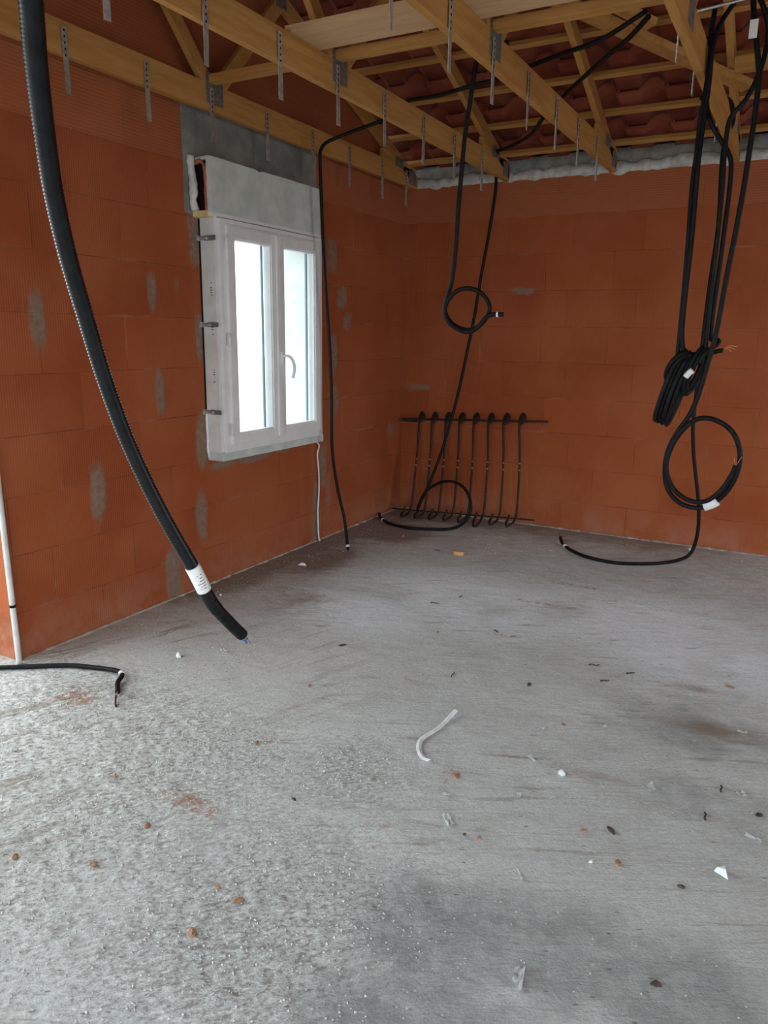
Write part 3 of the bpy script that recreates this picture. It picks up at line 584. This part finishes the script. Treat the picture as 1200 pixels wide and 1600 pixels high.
# looped hanging cable in the middle
t = thing('looped_cable', 'black cable hanging from the ceiling with one knotted loop at mid height', 'cable', (1.5, -2.25, 1.5))
y = -2.25
E_ = [(1.64, -2.2, 2.745), (1.60, -2.22, 2.735), (1.54, y, 2.715), (1.516, y, 2.69), (1.503, y, 2.637), (1.489, y, 2.533), (1.467, y, 2.375), (1.457, y, 2.239), (1.445, y, 2.043), (1.439, y, 1.871), (1.424, y, 1.725), (1.40, y+.012, 1.66), (1.385, y+.014, 1.60), (1.41, y+.012, 1.545), (1.46, y+.012, 1.51), (1.53, y+.008, 1.50), (1.59, y, 1.53), (1.628, y-.012, 1.585), (1.62, y-.015, 1.63), (1.575, y-.014, 1.675), (1.51, y-.012, 1.692), (1.45, y-.012, 1.675), (1.405, y-.014, 1.62), (1.405, y-.016, 1.56), (1.45, y-.014, 1.512), (1.52, y-.014, 1.488), (1.575, y-.018, 1.51), (1.615, y-.022, 1.556), (1.655, y-.02, 1.571), (1.70, y-.015, 1.570)]
tube_obj('cable_sleeve', E_, RC, BLACK, t, 12)
bm = bmesh.new(); tube(bm, [Vector((1.668, y-.019, 1.571)), Vector((1.676, y-.018, 1.571))], .0125, 12); obj('white_tape', bm, PAPER, t)
# cable over the rebar rack
t = thing('hanging_cable', 'black cable dropping from the roof behind the looped cable and curling at the rebar rack', 'cable', (.4, -.5, 0))
F1 = [(2.23, -2.16, 2.765), (2.12, -2.0, 2.75), (1.994, -1.841, 2.745), (1.753, -1.499, 2.745), (1.64, -1.33, 2.745), (1.57, -1.25, 2.735), (1.50, -1.225, 2.68), (1.36, -.97, 2.675), (1.2, -.70, 2.70), (1.0, -.471, 2.715), (.90, -.33, 2.74), (.855, -.25, 2.74), (.822, -.20, 2.70), (.826, -.19, 2.62), (.836, -.2, 2.579), (.835, -.2, 2.492), (.803, -.2, 2.23), (.76, -.22, 1.913), (.73, -.24, 1.634), (.687, -.26, 1.35), (.647, -.3, 1.059), (.595, -.32, .811), (.537, -.36, .557), (.464, -.40, .321), (.40, -.42, .165), (.378, -.42, .10), (.385, -.41, .15), (.44, -.40, .26), (.55, -.39, .338), (.663, -.40, .362), (.77, -.42, .328), (.84, -.45, .24), (.85, -.47, .14), (.80, -.50, .06), (.72, -.54, .02), (.60, -.60, .012), (.428, -.657, .012), (.252, -.623, .012), (.12, -.53, .012), (.04, -.44, .014), (.022, -.41, .03)]
tube_obj('cable_sleeve', F1, .0115, BLACK, t, 10)
bm = bmesh.new(); tube(bm, [Vector((.11, -.522, .0125)), Vector((.13, -.538, .0125))], .0135, 10); obj('white_tape', bm, PAPER, t)
# right-hand bundle
y = -1.9
t = thing('coiled_cable', 'long black cable coil bunched tight, hanging in the right-hand bundle', 'cable', (2.44, y, 1.1))
s1 = [(2.452, y, 2.86), (2.444, y, 2.767), (2.449, y, 2.694), (2.446, y, 2.554), (2.436, y, 2.411), (2.433, y, 2.273), (2.429, y, 2.119), (2.435, y, 1.896), (2.438, y, 1.7), (2.439, y, 1.499), (2.44, y, 1.40)]
def loops(cx, cy, cz, L, w_, tilt, n, seed, depth=.05, ry=None):
    """turns of an elongated coil, nearly edge-on, axis tilted"""
    out = []; rnd = random.Random(seed); ca, sa = math.cos(tilt), math.sin(tilt)
    for k in range(n*14+1):
        a = 2*math.pi*k/14; j = (k//14)
        l = L*(1+.05*math.sin(j*2.1)); u = w_*math.sin(a)*(1+.25*math.sin(j*1.7))+(j-n/2)*.0075; v = l/2*math.cos(a); d = depth*math.sin(a)+((j*5)%n-n/2)*.008
        out.append((cx+u*ca+v*sa*1.0, cy+d, cz+v*ca-u*sa))
    return out
co1 = loops(2.446, y, 1.243, .335, .012, .27, 8, 1, .035)
tube_obj('cable_sleeve', s1+co1[1:], .0105, BLACK, t, 10)
bm = bmesh.new(); tube(bm, smooth_path([(2.495, y-.085, 1.30), (2.507, y-.085, 1.318), (2.522, y-.085, 1.332)]), .0135, 12); obj('white_label', bm, LABEL, t)
s2 = [(2.60, -1.96, 2.885), (2.551, y, 2.882), (2.515, y, 2.84), (2.478, y-.01, 2.775), (2.458, y-.012, 2.692), (2.458, y-.012, 2.552), (2.452, y-.012, 2.41), (2.448, y-.02, 2.272), (2.450, y-.02, 2.118), (2.453, y-.02, 1.895), (2.450, y-.02, 1.699), (2.452, y-.02, 1.499), (2.47, y-.02, 1.41)]
t = thing('coiled_cable', 'second strand with a small bunched coil behind the long coil', 'cable', (2.46, y, 1.3)); t['label'] = 'thin black cable running down close beside the long coil strand, wound round its top'
tube_obj('cable_sleeve', s2+loops(2.462, y-.02, 1.335, .15, .036, .5, 3, 4, .04)[1:], .0105, BLACK, t, 10)
t = thing('coiled_cable', 'short black cable coil with bare copper ends right of the long coil', 'cable', (2.53, y, 1.2))
s4 = [(2.62, -1.95, 2.85), (2.66, -1.93, 2.76), (2.669, y, 2.696), (2.654, y, 2.577), (2.612, y, 2.472), (2.572, y, 2.426), (2.552, y, 2.378), (2.549, y, 2.263), (2.555, y, 2.105), (2.557, y, 1.891), (2.556, y, 1.698), (2.557, y, 1.528), (2.557, y, 1.42)]
tube_obj('cable_sleeve', s4+loops(2.527, y+.01, 1.325, .22, .018, .30, 3, 2, .035)[1:]+[(2.56, y, 1.40), (2.60, y, 1.415), (2.632, y, 1.423)], .0105, BLACK, t, 10)
for k in range(3): tube_obj('copper_wire', [(2.632, y, 1.423), (2.655, y-.005, 1.43+.006*k), (2.68+.012*(k-1), y, 1.428+.012*(k-1))], .0012, COPP, t, 6)
t = thing('coiled_cable', 'black cable branching off the nearest truss end and hooked over the short coil', 'cable', (2.56, y, 1.4))
s5 = [(2.36, -1.95, 2.74), (2.415, -1.90, 2.738), (2.448, -1.88, 2.70), (2.447, -1.87, 2.60), (2.452, -1.88, 2.48), (2.478, y, 2.40), (2.515, y+.01, 2.338), (2.558, y+.022, 2.275), (2.578, y+.025, 2.222), (2.583, y+.025, 2.104), (2.58, y+.025, 1.917), (2.574, y+.025, 1.698), (2.57, y+.025, 1.53), (2.575, y+.02, 1.47), (2.595, y+.01, 1.472), (2.612, y, 1.462), (2.598, y-.015, 1.44), (2.56, y-.03, 1.405), (2.54, y-.03, 1.36)]
tube_obj('cable_sleeve', s5, .0105, BLACK, t, 10)
t = thing('looped_cable', 'black cable ending in a large open double loop with white label at far right', 'cable', (2.6, y, .7))
yy = y-.05
s3 = [(2.60, yy+.03, 2.90), (2.599, yy, 2.85), (2.62, yy, 2.727), (2.646, yy, 2.603), (2.657, yy, 2.528), (2.657, yy, 2.379), (2.652, yy, 2.253), (2.646, yy, 2.099), (2.633, yy, 1.914), (2.617, yy, 1.725), (2.601, yy, 1.5), (2.578, yy, 1.356), (2.552, yy, 1.208), (2.521, yy, 1.116), (2.477, yy, 1.037), (2.447, yy+.01, .957), (2.438, yy+.01, .869), (2.458, yy+.01, .77), (2.515, yy+.01, .706), (2.593, yy+.01, .686), (2.659, yy+.01, .712), (2.717, yy, .773), (2.754, yy-.01, .862), (2.761, yy-.012, .953), (2.735, yy-.014, 1.035), (2.686, yy-.016, 1.088), (2.617, yy-.018, 1.116), (2.556, yy-.02, 1.106), (2.5, yy-.02, 1.048), (2.458, yy-.018, .958), (2.449, yy-.018, .863), (2.49, yy-.014, .772), (2.562, yy-.012, .724), (2.639, yy-.014, .728), (2.70, yy-.018, .79), (2.738, yy-.02, .87), (2.748, yy-.02, .91)]
tube_obj('cable_sleeve', s3, .0115, BLACK, t, 12)
bm = bmesh.new(); tube(bm, smooth_path([(2.632, yy-.005, .700), (2.66, yy-.005, .713), (2.686, yy-.006, .733)]), .022, 12); obj('white_label', bm, LABEL, t)
bm = bmesh.new(); box(bm, 2.60, 2.632, yy-.016, yy-.013, 2.685, 2.755, .0); obj('white_label', bm, LABEL, t)
wires(t, (2.748, yy-.02, .91), (.2, 0, 1), [PINK, COPP], .03, .02)
t = thing('hanging_cable', 'black cable falling behind the large loop and curving onto the floor by the back wall', 'cable', (2.4, -.5, 0))
TA = [(2.30, -1.02, 2.735), (2.395, -.95, 2.738), (2.438, -.90, 2.73), (2.445, -.72, 2.68), (2.40, -.56, 2.62), (2.381, -.5, 2.516), (2.399, -.5, 2.154), (2.387, -.5, 1.78), (2.382, -.5, 1.392), (2.377, -.5, .988), (2.394, -.49, .782), (2.423, -.48, .616), (2.455, -.47, .449), (2.473, -.45, .278), (2.465, -.43, .14), (2.435, -.43, .05), (2.382, -.46, .014), (2.309, -.577, .012), (2.184, -.687, .012), (2.012, -.759, .012), (1.834, -.728, .012), (1.697, -.629, .012), (1.592, -.499, .014), (1.535, -.38, .03)]
tube_obj('cable_sleeve', TA, .0115, BLACK, t, 10)
bm = bmesh.new(); tube(bm, [Vector((1.625, -.545, .0135)), Vector((1.605, -.518, .0135))], .0135, 10); obj('white_tape', bm, PAPER, t)
wires(t, (1.535, -.38, .03), (-.3, .6, .4), [COPP, BLACK], .05, .006)
# thin white cable below the window
tube_ = tube_obj('white_cable', [(.02, -1.44, .78), (.022, -1.36, .742), (.02, -1.30, .70), (.02, -1.322, .639), (.016, -1.299, .498), (.016, -1.30, .358), (.018, -1.318, .22), (.02, -1.312, .037), (.03, -1.31, .004)], .0052, PAPER)
tag(tube_, 'thin white cable hanging from the window corner down to the floor', 'cable')

# ------------------------------------------------------------------ rebar rack leaning in the corner
t = thing('rebar_rack', 'dark steel rebar rack of looped bars leaning against the back wall', 'rebar rack', (.65, -.25, 0))
def rp(x, v):
    """x = world x, v = height along the rack 0..1 (foot to top rail); the rack leans on the wall and is tipped a little"""
    tip = (x-.05)*.047
    return Vector((x, -.225+.175*v, .035+tip+.745*v))
r = .0085
bm = bmesh.new(); tube(bm, [rp(.05+.062*k, 1.0)+Vector((0, -.012, 0)) for k in range(21)], .0075, 8); obj('top_rail', bm, REBAR, t)
bm = bmesh.new(); tube(bm, [rp(.05+.062*k, .0)+Vector((0, -.012, .006)) for k in range(21)], .006, 8); obj('bottom_rail', bm, REBAR, t)
bm = bmesh.new(); box(bm, .04, .18, -.075, -.062, .762, .788, .003); obj('flat_bar_end', bm, REBAR, t)
TXX = [.205, .325, .447, .570, .694, .820, .948, 1.078]
for k, x in enumerate(TXX):
    xb = x-.022+.004*k*.2; pts = []; lw = .024; low = 0
    # hook at the foot
    q = lambda dx, v, dy=0: rp(x+dx, v)+Vector((0, dy, 0))
    bx_ = .018+k*.0055
    fl_ = .0 if k != 5 else -.03
    pts = [q(bx_-.050, .04, -.018), q(bx_-.056, -.01, -.03), q(bx_-.052, -.02+fl_, -.075), q(bx_-.032, -.05+fl_, -.105), q(bx_-.008, -.03+fl_, -.085), q(bx_-.002, -.01, -.03), q(bx_+.002, .08, -.008), q(bx_*.8, .35, -.004), q(bx_*.4, .65, -.002), q(-.006, .88, 0), q(-.014, .97, .004), q(-.018, 1.03, .012), q(-.006, 1.07, .016), q(.012, 1.065, .01), q(.022, 1.03, -.004), q(.018, .985, -.012), q(.002, .97, -.016), q(-.010, .99, -.016)]
    pts = [Vector((p.x, p.y, max(p.z, .008))) for p in pts]
    bm = bmesh.new(); tube(bm, smooth_path(pts, .01), r, 8); b = obj('looped_bar', bm, REBAR, t)
    bm = bmesh.new(); tube(bm, smooth_path([q(.022, 1.0, .004), q(.02, 1.045, .012), q(.0, 1.055, .014), q(-.008, 1.02, .0), q(.008, .985, -.01)], .01), .0105, 8); obj('rail_ring', bm, REBAR, b)
    bm = bmesh.new()
    bm.free()
    for v in (.49, .56):
        bm = bmesh.new(); c0 = q(bx_*(.62 if v < .5 else .52), v, -.003); tube(bm, [c0, c0+Vector((0, .002, .010))], .0105, 8); obj('rust_mark', bm, TERRA, b)

# ------------------------------------------------------------------ rubbish on the floor
def chunk(name, x, y, sx, sy, sz, material, label, cat, group=None, rz_=None, shape='chip', z=0.0):
    bm = bmesh.new(); rz_ = random.uniform(0, 3.1) if rz_ is None else rz_
    if shape == 'chip':
        sx *= .75; sy *= .75; bmesh.ops.create_icosphere(bm, subdivisions=1, radius=1); sd = random.random()*50
        for v in bm.verts:
            c = v.co.copy(); k = 1+.9*noise.noise(c*1.9+Vector((sd, 0, 0))); v.co = Vector((c.x*k*sx, c.y*k*sy, max(-.4, c.z*k)*sz))
    elif shape == 'block': box(bm, -sx, sx, -sy, sy, -sz*.4, sz, min(sx, sy, sz)*.15)
    elif shape == 'stick':
        pth = smooth_path([(-sx, 0, 0), (-sx*.3, sy*.6, sz*.3), (sx*.4, -sy*.4, sz*.4), (sx, sy, .1*sz)], .006); tube(bm, pth, lambda i: sz*(.8+.25*math.sin(i*2.1)), 6)
    elif shape == 'scrap':
        n = 7; V = [[None]*(n+1) for _ in range(n+1)]; sd = random.random()*40
        for i in range(n+1):
            for j in range(n+1):
                a, b = i/n*2-1, j/n*2-1; wv = noise.noise(Vector((a*1.3+sd, b*1.3, 0)))
                V[i][j] = bm.verts.new((a*sx*(1-.35*b*wv), b*sy*(1+.5*a*.5+.4*wv), sz*(.5+.9*wv+.5*a*a)))
        for i in range(n):
            for j in range(n): bm.faces.new((V[i][j], V[i+1][j], V[i+1][j+1], V[i][j+1]))
        mn = min(v.co.z for v in bm.verts)
        for v in bm.verts: v.co.z -= mn
        r_ = bmesh.ops.solidify(bm, geom=bm.faces[:], thickness=.0012)
    elif shape == 'wedge':
        vs = [bm.verts.new(v) for v in ((-sx, -sy, 0), (sx, -sy, 0), (sx*.35, sy, 0), (-sx*.2, -sy*.6, sz), (sx*.6, -sy*.6, sz), (sx*.35, sy*.6, sz*.7))]
        for f in ((2, 1, 0), (3, 4, 5), (0, 1, 4, 3), (1, 2, 5, 4), (2, 0, 3, 5)): bm.faces.new([vs[i] for i in f])
    bmesh.ops.recalc_face_normals(bm, faces=bm.faces[:])
    o = obj(name, bm, material, smooth=False); o.location = (x, y, max(.001, fz(x, y))+z+(.3*sz if shape == 'chip' else (sz*.4 if shape == 'block' else (sz*.6 if shape == 'stick' else .0005)))); o.rotation_euler = (0, 0, rz_)
    return tag(o, label, cat, group)
chunk('wood_offcut', 1.035, -1.10, .034, .019, .018, OFFC, 'small orange wood offcut on the floor in front of the rebar rack', 'wood offcut', None, .12, 'block')
# white plastic strip
bm = bmesh.new(); pth = smooth_path([(1.924, -3.197, .022), (1.918, -3.25, .012), (1.910, -3.33, .006), (1.892, -3.416, .005), (1.893, -3.455, .005), (1.905, -3.49, .005), (1.925, -3.523, .005), (1.951, -3.548, .005), (1.982, -3.559, .010)], .01); prev = None
for i, p in enumerate(pth):
    tdir = (pth[min(i+1, len(pth)-1)]-pth[max(0, i-1)]).normalized(); sd = Vector((-tdir.y, tdir.x, 0)).normalized()*.0095; zz = Vector((0, 0, .0035))
    rr = [bm.verts.new(v) for v in (p-sd, p+sd, p+sd+zz*.4, p+zz*1.4, p-sd+zz*.4)]
    if prev:
        for k in range(5): bm.faces.new((prev[k], rr[k], rr[(k+1) % 5], prev[(k+1) % 5]))
    else: bm.faces.new(rr)
    prev = rr
bm.faces.new(prev); bmesh.ops.recalc_face_normals(bm, faces=bm.faces[:]); tag(obj('plastic_strip', bm, PAPER), 'curved white plastic strip lying in the middle of the floor', 'plastic strip')
WS = [(.584, -3.334, .020, .014, .016, 'chip', 'white crumpled scrap on the floor below the end of the thick conduit, left of it'), (.729, -3.18, .020, .010, .008, 'scrap', 'flat white paper scrap just right of the crumpled white scrap near the conduit end'),
 (.893, -2.546, .022, .012, .010, 'scrap', 'small bright silvery scrap alone on the floor right of the conduit label'), (.256, -1.854, .032, .012, .016, 'wedge', 'pale wedge shaped sliver on the brown floor below the window'),
 (2.175, -3.831, .028, .010, .010, 'scrap', 'white torn scrap with dark end below the plastic strip'), (2.408, -3.396, .022, .013, .014, 'chip', 'white lump casting a small shadow right of the plastic strip'),
 (2.294, -3.354, .022, .006, .005, 'scrap', 'thin white shaving between the plastic strip and the white lump'), (2.107, -3.711, .020, .006, .006, 'scrap', 'thin white shaving above the torn scrap with dark end'),
 (2.698, -3.32, .016, .012, .008, 'scrap', 'ragged white scrap on the damp floor at right'), (2.961, -3.213, .014, .010, .006, 'scrap', 'small white scrap near the short dark sticks at the right edge'),
 (3.012, -3.449, .024, .008, .008, 'scrap', 'forked white scrap near the right edge of the floor'), (2.941, -3.663, .020, .017, .020, 'wedge', 'white triangular chip standing on the floor at lower right'),
 (2.609, -3.798, .010, .008, .008, 'chip', 'tiny white square crumb left of the white triangular chip'), (2.446, -3.956, .020, .006, .006, 'scrap', 'white sliver above the dark damp stain'),
 (2.457, -2.986, .014, .008, .006, 'scrap', 'little white curl on the streaked floor at right'), (2.933, -2.764, .018, .008, .006, 'scrap', 'pale scrap near the right edge behind the dark sticks'),
 (2.255, -3.143, .018, .007, .006, 'scrap', 'pale shaving with orange crumb right of the strip'), (2.707, -2.54, .018, .006, .004, 'scrap', 'faint white curl at the far right of the streaked floor'),
 (2.323, -3.587, .010, .005, .004, 'scrap', 'tiny white flake below the white lump'), (.188, -2.578, .010, .008, .007, 'chip', 'small pale crumb by the foot of the left wall'),
 (2.413, -.13, .028, .016, .014, 'chip', 'white crumb beside the curving cable at the back wall'), (.48, -.864, .010, .008, .006, 'chip', 'small pale crumb left of the wood offcut'), (2.56, -4.287, .012, .03, .006, 'scrap', 'grey white smear of paper on the dark damp patch')]
for x, y_, sx, sy, sz, sh, lb in WS: chunk('white_scrap', x, y_, sx, sy, sz, PAPER, lb, 'scrap', 'white scraps scattered on the floor', None, sh)
OS = [(1.83, -4.419, .020, .010, .010, 'small dark orange splinter of brick in the rough foreground, right of the pale chip'), (1.804, -4.566, .020, .015, .012, 'largest pinkish brick chip in the lower left foreground'), (1.747, -4.408, .014, .009, .008, 'pale tan chip left of the dark orange splinter'),
 (1.166, -4.602, .013, .010, .008, 'reddish crumb at the far left edge of the foreground'), (1.388, -4.514, .018, .012, .010, 'brown chip on the rough floor below the red dust stain'), (2.092, -3.592, .018, .014, .008, 'bright orange brick crumb just below the plastic strip'),
 (2.555, -3.667, .013, .009, .007, 'orange brick crumb left of the brown stick'), (2.678, -3.765, .014, .012, .008, 'pinkish round chip below the brown stick'), (1.376, -3.763, .014, .010, .007, 'orange crumb on the smooth floor left of the strip'),
 (1.279, -3.276, .014, .008, .006, 'orange flake near the middle of the floor'), (1.384, -4.309, .02, .012, .007, 'flat brown flake left of the red dust patch'), (2.288, -3.858, .008, .008, .006, 'tiny orange crumb right of the torn white scrap'),
 (1.097, -4.173, .014, .009, .007, 'small brown crumb at left on the streaked floor'), (2.318, -3.055, .016, .010, .006, 'brownish crumb on the floor right of the plastic strip end'), (2.857, -2.362, .03, .008, .005, 'flat rusty flake by the right edge of the floor')]
for x, y_, sx, sy, sz, lb in OS: chunk('brick_chip', x, y_, sx, sy, sz, CHIP, lb, 'brick chip', 'brick chips on the concrete', None, 'chip')
KS = [(.271, -2.737, .022, .004, .004, 'stick', 'dark screw on the floor left of the hanging conduit'), (2.901, -3.215, .020, .003, .004, 'stick', 'upper short dark stick at the right'), (2.872, -3.404, .020, .003, .0045, 'stick', 'lower short dark stick at the right'),
 (1.767, -2.865, .026, .005, .003, 'stick', 'thin dark splinter above the plastic strip'), (2.091, -2.784, .012, .02, .006, 'chip', 'dark grey pebble right of the splinter above the strip'), (2.451, -2.446, .020, .003, .004, 'stick', 'short dark twig on the right side of the floor'),
 (2.369, -2.584, .020, .004, .004, 'stick', 'dark brown curl on the streaked floor'), (2.287, -2.441, .024, .010, .003, 'stick', 'curved grey sliver at the right of the bright floor'), (2.627, -3.621, .012, .028, .006, 'chip', 'brown stick shaped crumb between two orange crumbs'),
 (1.695, -3.978, .013, .008, .007, 'chip', 'dark round pebble in the centre left of the floor'), (3.019, -3.311, .010, .018, .006, 'chip', 'dark grey lump at the right edge of the floor'), (2.849, -3.774, .014, .008, .005, 'chip', 'dark crumb left of the white triangular chip'),
 (2.846, -4.146, .012, .016, .006, 'chip', 'dark brown lump on the damp stain'), (1.498, -2.445, .014, .007, .004, 'chip', 'small dark crumb on the pale smooth floor'), (1.754, -2.283, .028, .006, .004, 'chip', 'long dark crumb with red dust on the bright floor'),
 (1.303, -2.068, .024, .004, .003, 'stick', 'thin dark splinter on the bright floor near the middle'), (.859, -1.077, .03, .008, .004, 'chip', 'dark smear shaped crumb left of the wood offcut'), (1.388, -1.893, .018, .005, .003, 'stick', 'tiny dark splinter on the bright floor toward the back'),
 (1.17, -2.83, .03, .012, .002, 'chip', 'flat dark spot on the smooth floor right of the conduit'), (2.245, -3.866, .007, .006, .005, 'chip', 'tiny dark crumb beside the tiny orange crumb')]
for x, y_, sx, sy, sz, sh, lb in KS: chunk('dark_debris', x, y_, sx, sy, sz, DARKBIT, lb, 'debris', 'dark bits on the concrete', None, sh)
# uncountable grit
bm = bmesh.new(); rg = random.Random(11); cnt = 0
while cnt < 10000:
    x, y_ = rg.uniform(.05, 3.1), rg.uniform(-5.0, -.1); ro = rough_at(x, y_); pr = .10+.9*ro
    if x < .35: pr = max(pr, .35)
    if rg.random() > pr: continue
    cnt += 1; s_ = rg.uniform(.0012, .0045)*(1.15 if ro > .5 else .8); z = max(0, fz(x, y_))-.0005; a = rg.uniform(0, 6)
    vs = [bm.verts.new((x+s_*math.cos(a+k*2.09)*rg.uniform(.7, 1.3), y_+s_*math.sin(a+k*2.09)*rg.uniform(.7, 1.3), z)) for k in range(3)]+[bm.verts.new((x+rg.uniform(-.3, .3)*s_, y_+rg.uniform(-.3, .3)*s_, z+s_*rg.uniform(.7, 1.2)))]
    for f in ((0, 1, 3), (1, 2, 3), (2, 0, 3)): bm.faces.new([vs[i] for i in f])
tag(obj('concrete_grit', bm, CRUMB), 'pale concrete grit strewn over the rough floor', 'grit', kind='stuff')
